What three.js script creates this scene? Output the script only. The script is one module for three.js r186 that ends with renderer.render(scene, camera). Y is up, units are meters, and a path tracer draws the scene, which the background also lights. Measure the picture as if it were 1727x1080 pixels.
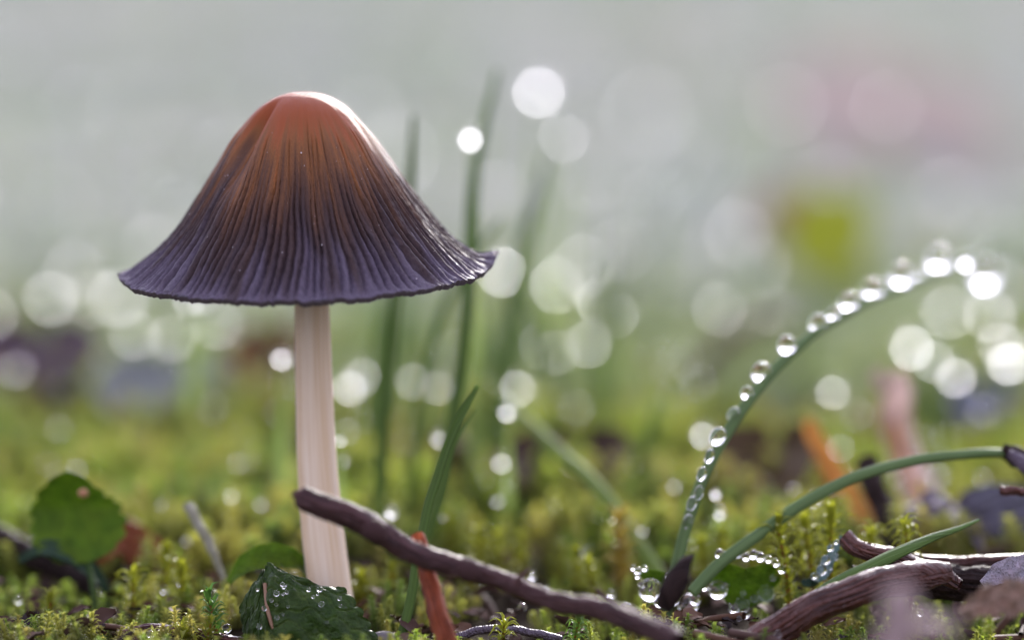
import * as THREE from 'three';
import { mergeGeometries } from 'three/addons/utils/BufferGeometryUtils.js';
import { ImprovedNoise } from 'three/addons/math/ImprovedNoise.js';

// ---------------------------------------------------------------- camera, sky, sun, exposure
const scene = new THREE.Scene();
const K = 0.08 / 1727;            // metres per photo pixel in the plane of focus (the frame is 80 mm wide there)
const D0 = 0.28;                  // metres from the lens to the plane of focus
const PITCH = 7 * Math.PI / 180;  // the lens looks down by this much
const FWD = new THREE.Vector3(0, -Math.sin(PITCH), -Math.cos(PITCH));
const UPV = new THREE.Vector3(0, Math.cos(PITCH), -Math.sin(PITCH));
const RIGHT = new THREE.Vector3(1, 0, 0);
const EYE = new THREE.Vector3(0, 0, 0);
// a photo pixel at a given depth as a point in metres; the stem's foot (575, 1060) at the plane of focus is the origin
const P = (px, py, z = D0) => new THREE.Vector3().copy(EYE).addScaledVector(FWD, z)
  .addScaledVector(RIGHT, (px - 863.5) * K * z / D0).addScaledVector(UPV, (540 - py) * K * z / D0);
EYE.copy(P(575, 1060)).negate();
const camera = new THREE.PerspectiveCamera(2 * Math.atan(540 * K / D0) * 180 / Math.PI, 1727 / 1080, 0.02, 200);
camera.position.copy(EYE);
camera.up.set(0, 1, 0);
camera.lookAt(EYE.clone().add(FWD));
const FOCUS = 0.2725;             // sharpest just before the stem, on the front of the cap
camera.focus = FOCUS;
camera.userData.fStop = 10.4;     // an 11.8 mm wide lens opening

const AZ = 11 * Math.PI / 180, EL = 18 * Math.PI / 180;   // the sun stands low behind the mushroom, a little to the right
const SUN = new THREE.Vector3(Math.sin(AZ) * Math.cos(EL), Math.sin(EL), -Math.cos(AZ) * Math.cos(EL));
{ // misty morning sky: pale blue overhead, white towards the horizon, plus an added glow round the sun, broadened to light the dew drops
  const W = 512, H = 256, a = new Float32Array(W * H * 4), d = new THREE.Vector3();
  for (let j = 0; j < H; j++) for (let i = 0; i < W; i++) {
    const el = ((j + 0.5) / H - 0.5) * Math.PI, az = ((i + 0.5) / W - 0.5) * 2 * Math.PI;
    d.set(Math.cos(el) * Math.cos(az), Math.sin(el), Math.cos(el) * Math.sin(az));
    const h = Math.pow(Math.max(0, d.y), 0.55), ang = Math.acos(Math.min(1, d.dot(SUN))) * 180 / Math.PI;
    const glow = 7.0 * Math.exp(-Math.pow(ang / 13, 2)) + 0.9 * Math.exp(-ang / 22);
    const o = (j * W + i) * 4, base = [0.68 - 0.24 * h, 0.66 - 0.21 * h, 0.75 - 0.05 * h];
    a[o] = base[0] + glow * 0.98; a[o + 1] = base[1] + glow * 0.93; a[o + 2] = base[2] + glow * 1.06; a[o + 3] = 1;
  }
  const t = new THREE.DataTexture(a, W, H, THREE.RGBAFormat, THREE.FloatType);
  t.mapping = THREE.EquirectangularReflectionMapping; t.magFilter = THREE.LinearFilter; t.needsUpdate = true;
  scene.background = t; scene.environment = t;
}
const sun = new THREE.DirectionalLight(new THREE.Color(1, 0.95, 0.88), 3.0);
sun.name = 'sun';
sun.position.copy(SUN).multiplyScalar(2); sun.castShadow = true; sun.shadow.radius = 7;
Object.assign(sun.shadow.camera, { left: -0.4, right: 0.4, top: 0.4, bottom: -0.4, near: 0.1, far: 5 });
scene.add(sun, sun.target);
const renderer = new THREE.WebGLRenderer({ antialias: true });
renderer.toneMapping = THREE.LinearToneMapping;
renderer.toneMappingExposure = 2.45;
renderer.shadowMap.enabled = true;

// ---------------------------------------------------------------- helpers
let seed = 12345;
const rnd = () => { seed |= 0; seed = seed + 0x6D2B79F5 | 0; let t = Math.imul(seed ^ seed >>> 15, 1 | seed); t = t + Math.imul(t ^ t >>> 7, 61 | t) ^ t; return ((t ^ t >>> 14) >>> 0) / 4294967296; };
const rr = (a, b) => a + (b - a) * rnd();
const hash = (n) => { const s = Math.sin(n * 127.1 + 311.7) * 43758.5453; return s - Math.floor(s); };
const perlin = new ImprovedNoise();
const noise = (x, y, z = 0) => perlin.noise(x + 31.7, y + 11.3, z + 5.1);
const fbm = (x, y, z = 0, o = 4) => { let s = 0, a = 0.5; for (let i = 0; i < o; i++) { s += a * noise(x, y, z); x *= 2.03; y *= 2.03; z *= 2.03; a *= 0.5; } return s; };
const clamp = (x, a = 0, b = 1) => Math.min(b, Math.max(a, x));
const sm = (a, b, x) => { const t = clamp((x - a) / (b - a)); return t * t * (3 - 2 * t); };
const lerp = (a, b, t) => a + (b - a) * t;
const V = (x, y, z) => new THREE.Vector3(x, y, z);
const px = (n) => n * K;
const TAU = Math.PI * 2;

// terrain: the ground is close to y = 0 round the mushroom and rolls gently further off
const terrain = (x, z) => 0.0016 * noise(x * 45, z * 45) + 0.004 * noise(x * 9 + 3, z * 9) * sm(0.05, 0.35, Math.hypot(x, z)) + 0.02 * noise(x * 1.3, z * 1.3 + 7) * sm(0.6, 3, Math.hypot(x, z));
// point of the ground seen at pixel column px at a depth z
const G = (pxx, z) => { const p = P(pxx, 540, z), x = p.x; const wz = EYE.z - (z - (EYE.y) * Math.sin(PITCH)) / Math.cos(PITCH); return V(x, terrain(x, wz), wz); };

const zGround = (py) => EYE.y / (Math.sin(PITCH) - (540 - py) * K / D0 * Math.cos(PITCH)); // depth of the ground at a pixel row
const counts = {};
function named(name) { const n = counts[name] = (counts[name] ?? -1) + 1; return n ? `${name}_${String(n).padStart(3, '0')}` : name; }
function put(o) { o.traverse((m) => { if (m.isMesh) { m.castShadow = m.receiveShadow = true; } }); scene.add(o); return o; }
function thing(name, label, category, group) { const g = new THREE.Group(); g.name = named(name); g.userData = { label, category }; if (group) g.userData.group = group; scene.add(g); return g; }
function part(parent, name, geo, mat) { const m = new THREE.Mesh(geo, mat); m.name = name; m.castShadow = m.receiveShadow = true; parent.add(m); return m; }
function solo(name, geo, mat, label, category, group) { const m = new THREE.Mesh(geo, mat); m.name = named(name); m.userData = { label, category }; if (group) m.userData.group = group; return put(m); }

function grid(nu, nv, f, closeV = false, color) { // (nu+1) x (nv+1) vertices f(u, v) -> Vector3
  const pos = [], uv = [], idx = [], col = [];
  for (let i = 0; i <= nu; i++) for (let j = 0; j <= nv; j++) { const p = f(i / nu, j / nv); pos.push(p.x, p.y, p.z); uv.push(p.u ?? j / nv, p.v ?? i / nu); if (color) col.push(...color(i / nu, j / nv, p)); }
  const w = nv + 1;
  for (let i = 0; i < nu; i++) for (let j = 0; j < nv; j++) { const a = i * w + j, b = a + 1, c = a + w, d = c + 1; idx.push(a, b, c, b, d, c); }
  const g = new THREE.BufferGeometry();
  g.setAttribute('position', new THREE.Float32BufferAttribute(pos, 3));
  g.setAttribute('uv', new THREE.Float32BufferAttribute(uv, 2));
  if (color) g.setAttribute('color', new THREE.Float32BufferAttribute(col, 3));
  g.setIndex(idx); g.computeVertexNormals();
  if (closeV) { const n = g.attributes.normal; for (let i = 0; i <= nu; i++) { const a = i * w, b = a + nv; const m = V(n.getX(a) + n.getX(b), n.getY(a) + n.getY(b), n.getZ(a) + n.getZ(b)).normalize(); n.setXYZ(a, m.x, m.y, m.z); n.setXYZ(b, m.x, m.y, m.z); } }
  return g;
}
// a stalk, needle, twig or grass blade: an oval section swept along a curve; half widths a(t), b(t); wide axis near `wide`
function sweep(pts, a, b, { N = 60, R = 14, wide = V(1, 0, 0), section, jitter = 0, bumps = 0, bumpF = 900, color } = {}) {
  const curve = pts.length > 2 ? new THREE.CatmullRomCurve3(pts, false, 'centripetal') : new THREE.LineCurve3(pts[0], pts[1]);
  const L = curve.getLength(), s0 = hash(pts[0].x * 9e3 + pts[0].y * 7e3) * 50;
  const frames = [];
  for (let i = 0; i <= N; i++) { const t = i / N, c = curve.getPointAt(t), T = curve.getTangentAt(t), B = wide.clone().addScaledVector(T, -wide.dot(T)).normalize(), Nn = V(0, 0, 0).crossVectors(T, B).normalize(); frames.push([c, B, Nn]); }
  const f = (u, v) => {
    const k = Math.round(u * N), [c, B, Nn] = frames[k], ph = v * TAU;
    let ra = a(u), rb = b(u), m = section ? section(ph, u) : 1;
    if (bumps) m *= 1 + bumps * fbm(Math.cos(ph) * 1.6 + s0, Math.sin(ph) * 1.6, u * L * bumpF, 3);
    const p = c.clone().addScaledVector(B, Math.cos(ph) * ra * m).addScaledVector(Nn, Math.sin(ph) * rb * m);
    if (jitter) p.addScaledVector(B, jitter * noise(u * 6 + s0, 1)).addScaledVector(Nn, jitter * noise(u * 6 + s0, 9));
    p.u = v * TAU * (ra + rb) * 0.5; p.v = u * L; return p;
  };
  return grid(N, R, f, true, color);
}
const taper = (w, t0 = 0.75, tip = 0.1) => (t) => w * (t < t0 ? 1 : lerp(1, tip, Math.pow((t - t0) / (1 - t0), 1.6)));
// a leaf: a sheet with thickness along a midrib curve, half widths wl(t), wr(t), and a relief function
function leafGeo(pts, wl, wr, { wide = V(1, 0, 0), nu = 60, nv = 40, th = 0.00016, relief = () => 0, teeth = 0, nTeeth = 9, color } = {}) {
  const curve = new THREE.CatmullRomCurve3(pts, false, 'centripetal'), fr = [];
  for (let i = 0; i <= nu; i++) { const t = i / nu, c = curve.getPointAt(t), T = curve.getTangentAt(t), B = wide.clone().addScaledVector(T, -wide.dot(T)).normalize(); fr.push([c, B, V(0, 0, 0).crossVectors(B, T).normalize()]); }
  const side = (sg) => grid(nu, nv, (u, v) => {
    const [c, B, N] = fr[Math.round(u * nu)], s = v * 2 - 1, e = 1 + teeth * Math.abs(s) ** 6 * (Math.abs(Math.sin(u * nTeeth * Math.PI + (s > 0 ? 0.6 : 0))) ** 0.7 - 0.6);
    const w = (s < 0 ? wl(u) : wr(u)) * s * e;
    const edge = sg * th * 0.5 * Math.sqrt(Math.max(0, 1 - s * s * 0.98));
    const p = c.clone().addScaledVector(B, w).addScaledVector(N, relief(u, s, w) + edge); p.u = w; p.v = u * 0.01; return p;
  }, false, color);
  const a = side(1), b = side(-1); const ix = b.index.array; for (let i = 0; i < ix.length; i += 3) { const t = ix[i]; ix[i] = ix[i + 1]; ix[i + 1] = t; } b.computeVertexNormals();
  return mergeGeometries([a, b]);
}
function dataTex(n, f, srgb = false, rep = 1) { // n x n texture, f(x, y in 0..1) -> grey or [r, g, b]
  const a = new Uint8Array(n * n * 4);
  for (let j = 0; j < n; j++) for (let i = 0; i < n; i++) { let c = f(i / n, j / n); if (!Array.isArray(c)) c = [c, c, c]; const o = (j * n + i) * 4; for (let k = 0; k < 3; k++) a[o + k] = clamp(c[k]) * 255; a[o + 3] = 255; }
  const t = new THREE.DataTexture(a, n, n); t.wrapS = t.wrapT = THREE.RepeatWrapping; t.magFilter = THREE.LinearFilter; t.minFilter = THREE.LinearFilter; if (srgb) t.colorSpace = THREE.SRGBColorSpace; t.repeat.set(rep, rep); t.needsUpdate = true; return t;
}
const tile = (x, y, f) => { // noise that repeats over the unit square
  const a = TAU * x, b = TAU * y, r = f / TAU; return perlin.noise(Math.cos(a) * r + 50, Math.sin(a) * r + 20, Math.cos(b) * r + 9) * 0.6 + perlin.noise(Math.cos(b) * r + 3, Math.sin(b) * r + 70, Math.sin(a) * r + 33) * 0.6; };
const grainTex = dataTex(256, (x, y) => 0.5 + 0.35 * tile(x, y, 20) + 0.3 * tile(x, y, 55), false);
const fibreTex = dataTex(256, (x, y) => 0.5 + 0.4 * tile(x, y * 0.0 + Math.floor(y * 256) / 256 * 0.04, 60) + 0.25 * tile(x, y, 16), false);
const barkTex = dataTex(256, (x, y) => { const a = tile(x, y * 0.2, 40), b = tile(x, y, 12), c = tile(x, y, 70), k = 0.62 + 0.5 * a + 0.4 * b + 0.25 * c; return [k, k * (0.93 + 0.12 * b), k * (0.9 + 0.18 * b)]; });
const veinTex = dataTex(256, (x, y) => { const k = 0.80 + 0.26 * tile(x, y * 0.05, 44) + 0.14 * tile(x, y, 18); return [k * 1.02, k, k * 0.92]; });
const leafTex = dataTex(256, (x, y) => { const k = 0.82 + 0.25 * tile(x, y, 9) + 0.22 * tile(x, y, 34) + 0.1 * tile(x, y, 80); return [k * (1 + 0.15 * tile(x, y, 7)), k, k * 0.9]; });
const rep = (t, x, y) => { const c = t.clone(); c.repeat.set(x, y); c.needsUpdate = true; return c; };
const C = (r, g, b) => new THREE.Color().setRGB(r, g, b);
const mat = (o) => new THREE.MeshPhysicalMaterial(o);
const leafy = (c, tr = 0.4, coat = 0.35, extra = {}) => mat({ color: c, transmission: tr, thickness: 0, roughness: 1, specularIntensity: 0.2, clearcoat: coat * 0.4, clearcoatRoughness: 0.3, ...extra });

const M = {
  soil: mat({ color: C(0.035, 0.025, 0.016), roughness: 1, specularIntensity: 0.1, bumpMap: rep(grainTex, 60, 60), bumpScale: 0.001 }),
  stem: mat({ vertexColors: true, roughness: 0.7, specularIntensity: 0.4, bumpMap: rep(fibreTex, 260, 40), bumpScale: 0.00004, sheen: 0.25, sheenColor: C(1, 0.93, 0.92), sheenRoughness: 0.5 }),
  cap: mat({ vertexColors: true, roughness: 0.55, specularIntensity: 0.32, bumpMap: rep(grainTex, 60, 16), bumpScale: 0.00006, sheen: 0.12, sheenColor: C(0.8, 0.72, 1), sheenRoughness: 0.4 }),
  gill: mat({ color: C(0.085, 0.065, 0.07), roughness: 0.8 }),
  blade: leafy(C(0.10, 0.175, 0.035), 0.25, 0.5, { map: rep(veinTex, 230, 14), bumpMap: rep(veinTex, 230, 14), bumpScale: 0.0002 }),
  bladeBlue: leafy(C(0.125, 0.195, 0.075), 0.1, 0.3, { clearcoatRoughness: 0.45, map: rep(veinTex, 230, 14), bumpMap: rep(veinTex, 230, 14), bumpScale: 0.0002 }),
  strand: leafy(C(0.16, 0.24, 0.07), 0.4, 0.4),
  lawn: leafy(C(1, 1, 1), 0.5, 1, {}),
  leafBright: leafy(C(0.13, 0.22, 0.014), 0.5, 0.3, { map: rep(leafTex, 90, 90), bumpMap: rep(leafTex, 90, 90), bumpScale: 0.0003 }),
  leafDark: leafy(C(0.055, 0.11, 0.018), 0.4, 0.7, { map: rep(leafTex, 90, 90), bumpMap: rep(leafTex, 140, 140), bumpScale: 0.0003 }),
  leafVeined: leafy(C(0.055, 0.11, 0.018), 0.4, 0.7, { vertexColors: true, map: rep(leafTex, 90, 90), bumpMap: rep(leafTex, 140, 140), bumpScale: 0.0003 }),
  moss: leafy(C(0.25, 0.27, 0.02), 0.5, 0.4),
  mossStem: leafy(C(0.22, 0.10, 0.02), 0.2, 0.3),
  carpet: leafy(C(1, 1, 1), 0.58, 0.5),
  twig: mat({ color: C(0.095, 0.045, 0.042), roughness: 0.6, specularIntensity: 0.5, map: rep(barkTex, 150, 50), bumpMap: rep(barkTex, 150, 50), bumpScale: 0.0005 }),
  knot: mat({ color: C(0.075, 0.036, 0.033), roughness: 0.7, specularIntensity: 0.4, bumpMap: rep(grainTex, 2, 2), bumpScale: 0.0003 }),
  twigDark: mat({ color: C(0.034, 0.02, 0.016), roughness: 0.75, specularIntensity: 0.3, map: rep(barkTex, 150, 50), bumpMap: rep(barkTex, 150, 50), bumpScale: 0.0005 }),
  red: leafy(C(0.42, 0.11, 0.045), 0.3, 0.4, { map: rep(barkTex, 120, 40), bumpMap: rep(barkTex, 120, 40), bumpScale: 0.0004 }),
  rust: leafy(C(0.25, 0.08, 0.035), 0.3, 0.2, { bumpMap: rep(grainTex, 200, 200), bumpScale: 0.0002 }),
  orange: leafy(C(0.75, 0.38, 0.08), 0.4, 0.3, { map: rep(barkTex, 80, 30) }),
  pinkDim: leafy(C(0.36, 0.27, 0.25), 0.2, 0.1),
  pink: leafy(C(1, 0.78, 0.66), 0.3, 0.2, { map: rep(barkTex, 70, 40), bumpMap: rep(grainTex, 200, 200), bumpScale: 0.0002 }),
  violet: mat({ color: C(0.085, 0.06, 0.08), roughness: 0.45, bumpMap: rep(grainTex, 160, 160), bumpScale: 0.0004 }),
  bark: mat({ color: C(0.13, 0.05, 0.034), roughness: 0.4, specularIntensity: 0.7, map: rep(barkTex, 150, 50), bumpMap: rep(barkTex, 150, 50), bumpScale: 0.0005 }),
  litter: mat({ vertexColors: false, color: C(0.10, 0.055, 0.05), roughness: 0.7, bumpMap: rep(grainTex, 100, 100), bumpScale: 0.0005 }),
  water: mat({ color: 0xffffff, transmission: 1, thickness: 0.001, ior: 1.33, roughness: 0 }),
  waterSoft: mat({ color: 0xffffff, transmission: 1, thickness: 0.001, ior: 1.33, roughness: 0.3 }),
};

// ---------------------------------------------------------------- ground
{
  const n = 420, R = 80, pos = [], uv = [], idx = [];
  const e = (t) => Math.sign(t) * (0.28 * Math.abs(t) + (R - 0.28) * Math.pow(Math.abs(t), 7)); // fine mesh near the mushroom, coarse far off
  for (let i = 0; i <= n; i++) for (let j = 0; j <= n; j++) {
    const x = e(i / n * 2 - 1), z = e(j / n * 2 - 1) - 0.1;
    pos.push(x, terrain(x, z) - 0.0008, z); uv.push(x * 2, z * 2);
  }
  for (let i = 0; i < n; i++) for (let j = 0; j < n; j++) { const a = i * (n + 1) + j, b = a + 1, c = a + n + 1, d = c + 1; idx.push(a, b, c, b, d, c); }
  const g = new THREE.BufferGeometry(); g.setAttribute('position', new THREE.Float32BufferAttribute(pos, 3)); g.setAttribute('uv', new THREE.Float32BufferAttribute(uv, 2)); g.setIndex(idx); g.computeVertexNormals();
  const m = new THREE.Mesh(g, M.soil); m.name = 'ground'; m.userData = { kind: 'structure', label: 'dark damp soil under moss and grass', category: 'ground' }; put(m);
}

// ---------------------------------------------------------------- the mushroom
{
  const g = thing('mushroom', 'ink cap mushroom with an orange to purple grey pleated bell cap on a pale stem', 'mushroom');
  const top = P(527, 505), tilt = -1.6 * Math.PI / 180;
  // stem
  const pts = [P(519, 330), P(526, 500), P(530, 640), P(534, 760), P(543, 880), P(556, 990), P(570, 1090)];
  const wAt = [[0, 27], [0.25, 29.5], [0.5, 32], [0.75, 35.5], [1, 37]];
  const w = (t) => { for (let i = 0; i < wAt.length - 1; i++) if (t <= wAt[i + 1][0]) return px(lerp(wAt[i][1], wAt[i + 1][1], (t - wAt[i][0]) / (wAt[i + 1][0] - wAt[i][0]))); return px(37); };
  part(g, 'stem', sweep(pts, w, w, { N: 160, R: 72, section: (ph, u) => 1 + 0.010 * noise(Math.cos(ph) * 4, Math.sin(ph) * 4, u * 2) + 0.003 * noise(Math.cos(ph) * 26, Math.sin(ph) * 26, u * 5),
    color: (u, v) => { const ph = v * TAU, s = fbm(Math.cos(ph) * 5, Math.sin(ph) * 5, u * 2.2, 4) + 0.6 * noise(Math.cos(ph) * 22, Math.sin(ph) * 22, u * 6), k = clamp(0.55 + s * 0.8 + 0.9 * noise(Math.cos(ph) * 1.7 + 2, Math.sin(ph) * 1.7, u * 0.7)); return [lerp(0.66, 0.80, k), lerp(0.49, 0.67, k), lerp(0.31, 0.51, k)]; } }), M.stem);
  { // fine bloom of short hairs on the stem
    const curve = new THREE.CatmullRomCurve3(pts, false, 'centripetal'), hair = new THREE.ConeGeometry(0.000022, 0.00016, 3), list = [], q = new THREE.Quaternion(), m = new THREE.Matrix4();
    for (let i = 0; i < 2600; i++) { const t = rr(0.26, 0.98), ph = rr(0, TAU), c = curve.getPointAt(t), n = V(Math.cos(ph), rr(-0.3, 0.4), Math.sin(ph)).normalize(); q.setFromUnitVectors(V(0, 1, 0), n); m.compose(c.addScaledVector(n, w(t) + 0.00005), q, V(1, rr(0.6, 1.5), 1)); list.push(hair.clone().applyMatrix4(m)); }
    const b = part(g, 'stem_bloom', mergeGeometries(list), mat({ color: C(0.72, 0.62, 0.58), roughness: 0.8 })); b.userData.kind = 'stuff';
  }
  // cap
  const prof = [[0, 301], [26, 298.5], [52, 289], [76, 273], [98, 250], [120, 224], [148, 180], [178, 131], [218, 74], [262, 30], [292, 9], [312, 0]];
  const curve = new THREE.CatmullRomCurve3(prof.map(([r, h]) => V(r, h, 0)), false, 'centripetal');
  const NP = 112, NS = 190, NA = NP * 10, table = []; for (let i = 0; i <= NS; i++) table.push([curve.getPointAt(i / NS), curve.getTangentAt(i / NS)]);
  const capPoint = (s, v, inset = 0) => {
    const ph = v * TAU, i = Math.min(NS, Math.round(s * NS)), [c, T] = table[i];     // ph 0: to the right, 3/4 turn: to the camera
    const cx = Math.cos(ph), sz = Math.sin(ph);
    const warp = 1.9 * noise(cx * 2.2, sz * 2.2, s * 1.3) + 0.55 * noise(cx * 9, sz * 9, s * 4) + 0.12 * noise(cx * 30, sz * 30, s * 26);
    const q = (v * NP + warp * sm(0.1, 0.5, s) + 400), id = ((Math.floor(q) % NP) + NP) % NP, fr = q - Math.floor(q);
    const start = 0.31 + 0.2 * hash(id * 3.1), depth = (0.55 + 0.75 * hash(id * 7.7)) * sm(start, start + 0.3, s);
    const ridge = Math.pow(Math.sin(fr * Math.PI), 0.55) - 0.7;                     // rounded ridges, narrow grooves
    let off = px(16) * depth * ridge * (0.3 + 0.7 * c.x / 312) * (1 - 0.93 * sm(0.92, 1, s));
    if (hash(id * 5.3) > 0.8) off -= px(2.6) * Math.exp(-Math.pow((fr - 0.5) / 0.16, 2)) * sm(0.2 + 0.1 * hash(id), 0.34, s) * (1 - sm(0.6, 0.85, s)); // a few split lines run further up
    off += px(1.1) * depth * noise(cx * 60, sz * 60, s * 60) + px(6) * fbm(cx * 2.6, sz * 2.6, s * 2.6, 3) * sm(0.05, 0.35, s);
    const dent = Math.exp(-Math.pow((((v - 0.395 + 0.03 * s) * TAU)) / 0.17, 2)) * sm(0.08, 0.22, s) * (1 - sm(0.3, 0.62, s)); off -= px(19) * dent; // the soft fold in the upper cap
    const n = { x: -T.y, y: T.x }; const sgn = n.y >= 0 ? 1 : -1;
    let r = px(c.x) + (n.x * sgn) * (off - inset) , y = px(c.y) + (n.y * sgn) * (off - inset);
    const rim = sm(0.8, 1, s), front = Math.max(0, -(-sz)) ;
    y -= px(16) * rim * Math.max(0, sz) ** 2; y -= px(3) * rim * cx * cx; y += px(3.5) * rim * noise(cx * 5 + 8, sz * 5);
    const lip = Math.exp(-Math.pow(((v + 0.5) % 1 - 0.5) * TAU / 0.15, 2)); y += px(24) * lip * sm(0.9, 1, s); r += px(12) * lip * rim; // the turned-up lip
    const tip = Math.exp(-Math.pow((v - 0.5) * TAU / 0.22, 2)); r += px(8) * tip * rim; y += px(5) * tip * sm(0.95, 1, s);
    const rag = sm(0.97, 1, s); r += px(3.4) * rag * noise(cx * 28, sz * 28, 2); const nick = sm(0.25, 0.5, noise(cx * 9 + 4, sz * 9, 11)); r -= px(7) * rag * nick; y += px(3.2) * rag * (noise(cx * 22, sz * 22, 7) + 0.6 * noise(cx * 55, sz * 55, 3));
    return V(cx * Math.max(0, r), y, sz * Math.max(0, r));
  };
  const stops = [[0, 0.32, 0.066, 0.022], [0.2, 0.30, 0.078, 0.024], [0.34, 0.22, 0.086, 0.028], [0.5, 0.11, 0.050, 0.026], [0.66, 0.056, 0.030, 0.024], [0.82, 0.047, 0.030, 0.032], [0.95, 0.084, 0.063, 0.086], [1, 0.09, 0.07, 0.095]];
  const tint = (u, v) => {
    const ph = v * TAU, cx = Math.cos(ph), sz = Math.sin(ph);
    const st = 0.22 * noise(cx * 9, sz * 9, u * 2) + 0.14 * noise(cx * 34, sz * 34, u * 5) + 0.12 * noise(cx * 2.2 + 6, sz * 2.2, u) + 0.10 * fbm(cx * 3, sz * 3, u * 6, 3);
    const s = clamp(u + st * sm(0.12, 0.4, u) * 0.9);
    let k = 0; while (k < stops.length - 2 && s > stops[k + 1][0]) k++;
    const t = (s - stops[k][0]) / (stops[k + 1][0] - stops[k][0]), g = 1 + 0.35 * noise(cx * 90, sz * 90, u * 90) + 0.25 * noise(cx * 200, sz * 200, u * 200);
    const c = [1, 2, 3].map((i) => Math.max(0.004, lerp(stops[k][i], stops[k + 1][i], t) * (1 + (g - 1) * sm(0.15, 0.5, u))));
    const edge = sm(0.991, 0.999, u + 0.02 * noise(cx * 12, sz * 12) - 0.007); return c.map((x) => lerp(x, 0.012, edge * 0.8)); // the dissolving black margin
  };
  const outer = grid(NS, NA, (u, v) => { const p = capPoint(u, v); p.u = v; p.v = u; return p; }, true, tint);
  const cap = part(g, 'cap', outer, M.cap);
  const inner = part(g, 'cap_lining', grid(36, NA, (u, v) => capPoint(1 - u * u * 0.9, v, 0.0005 * sm(0, 0.06, u)), true), M.gill);
  { // glistening flecks of veil left on the cap
    const fleck = new THREE.IcosahedronGeometry(1, 0), list = [], m = new THREE.Matrix4();
    for (let i = 0; i < 80; i++) { const p = capPoint(Math.round(rr(0.22, 0.97) * NS) / NS, rnd()), k = px(0.45 + 1.1 * rnd() ** 3); m.makeScale(k, k * rr(0.6, 1.4), k).setPosition(p.x, p.y, p.z); list.push(fleck.clone().applyMatrix4(m)); }
    const f = part(g, 'cap_flecks', mergeGeometries(list), mat({ color: C(0.62, 0.56, 0.56), roughness: 0.35 })); f.userData.kind = 'stuff'; f.position.copy(P(519, 456)); f.rotation.z = -tilt;
  }
  // gills
  const fins = [];
  for (let i = 0; i < 72; i++) { const v = (i + 0.5) / 72; fins.push(grid(14, 1, (u, e) => { const p = capPoint(0.90 - u * 0.7, v, 0.0006); const d = e * 0.002 * Math.sin(Math.PI * clamp(u * 0.97 + 0.01)); p.y -= d; return p; })); }
  const gills = part(g, 'gills', mergeGeometries(fins), M.gill); gills.userData.kind = 'stuff';
  for (const m of [cap, inner, gills]) { m.position.copy(P(519, 456)); m.rotation.z = -tilt; }
}

// ---------------------------------------------------------------- water drops
const ballHi = new THREE.SphereGeometry(1, 40, 28), ballLo = new THREE.SphereGeometry(1, 20, 14);
function drop(p, r, label, group, { sx = 1, sy = 1, sz = 1, rz = 0, m = M.water, g = ballHi, name = 'dew_drop' } = {}) {
  const o = solo(name, g, m, label, 'water drop', group); o.position.copy(p); o.scale.set(r * sx, r * sy, r * sz); o.rotation.z = rz; return o;
}

// ---------------------------------------------------------------- grass blades that can be told apart
function bladeThing(pixels, w, label, { m = M.blade, wide = V(1, 0, 0.4), thick = 0.45, t0 = 0.6, tip = 0.12, N = 70, group, name = 'grass_shoot' } = {}) {
  const pts = pixels.map(([x, y, z]) => P(x, y, z ?? D0));
  const a = taper(px(w) / 2, t0, tip);
  const sec = (ph) => 1 + 0.05 * Math.cos(ph * 8) - 0.28 * Math.exp(-Math.pow((ph - Math.PI / 2) / 0.55, 2));   // ribs and a keel furrow
  return solo(name, sweep(pts, a, (t) => a(t) * thick, { N, R: 28, wide, section: sec, jitter: 0.00012 }), m, label, 'grass blade', group);
}
const dewy = [[1116, 1060, .278], [1133, 985, .2785], [1152, 905, .279], [1184, 810, .280], [1224, 733, .2815], [1265, 673, .283], [1302, 628, .285], [1339, 591, .287], [1370, 564, .289], [1412, 538, .292], [1458, 512, .2955], [1523, 482, .302], [1603, 448, .311], [1695, 404, .323]];
bladeThing(dewy, 20, 'slim arching grass blade strung with a row of round dew drops', { m: M.bladeBlue, t0: 0.3, tip: 0.5, thick: 0.9, N: 140 });
bladeThing([[1165, 1000, .277], [1215, 950, .278], [1290, 893, .279], [1370, 840, .28], [1470, 795, .281], [1580, 772, .282], [1660, 765, .283], [1740, 768, .284]], 22, 'smooth grey green grass blade bowing over and ending at a dark bud', { m: M.bladeBlue, t0: 0.9, tip: 0.7, thick: 0.8, N: 100 });
bladeThing([[1290, 1075, .270], [1370, 1015, .271], [1450, 965, .272], [1540, 922, .274], [1650, 878, .277]], 30, 'straight green grass blade slanting low over the brown stalks', { t0: 0.5, tip: 0.2, thick: 0.5 });
bladeThing([[626, 1030, .306], [640, 840, .306], [655, 620, .306], [672, 460, .306], [690, 310, .306], [698, 195, .306]], 25, 'tall upright green grass blade standing behind the stem and cap', { t0: 0.7, tip: 0.3 });
bladeThing([[712, 960, .300], [745, 790, .300], [775, 640, .301], [790, 480, .303], [797, 330, .308], [815, 220, .312], [838, 120, .317]], 25, 'tallest grass blade with a bright dew drop near its tip, beside the cap edge', { t0: 0.6, tip: 0.35 });
bladeThing([[672, 1100, .274], [690, 1020, .275], [712, 900, .276], [745, 780, .277], [775, 705, .278], [806, 652, .279]], 17, 'crisp dark green folded grass blade crossing under the brown twig', { t0: 0.8, tip: 0.5, thick: 0.7 });
bladeThing([[700, 960, .283], [735, 860, .283], [770, 740, .284], [800, 690, .285]], 15, 'bright green grass blade tucked behind the crisp folded blade', { t0: 0.5, tip: 0.2 });
bladeThing([[690, 860, .315], [712, 660, .315], [750, 520, .316], [800, 430, .316], [846, 370, .316]], 17, 'thin grass blade leaning out past the turned-up cap lip', { t0: 0.7, tip: 0.4 });
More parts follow.
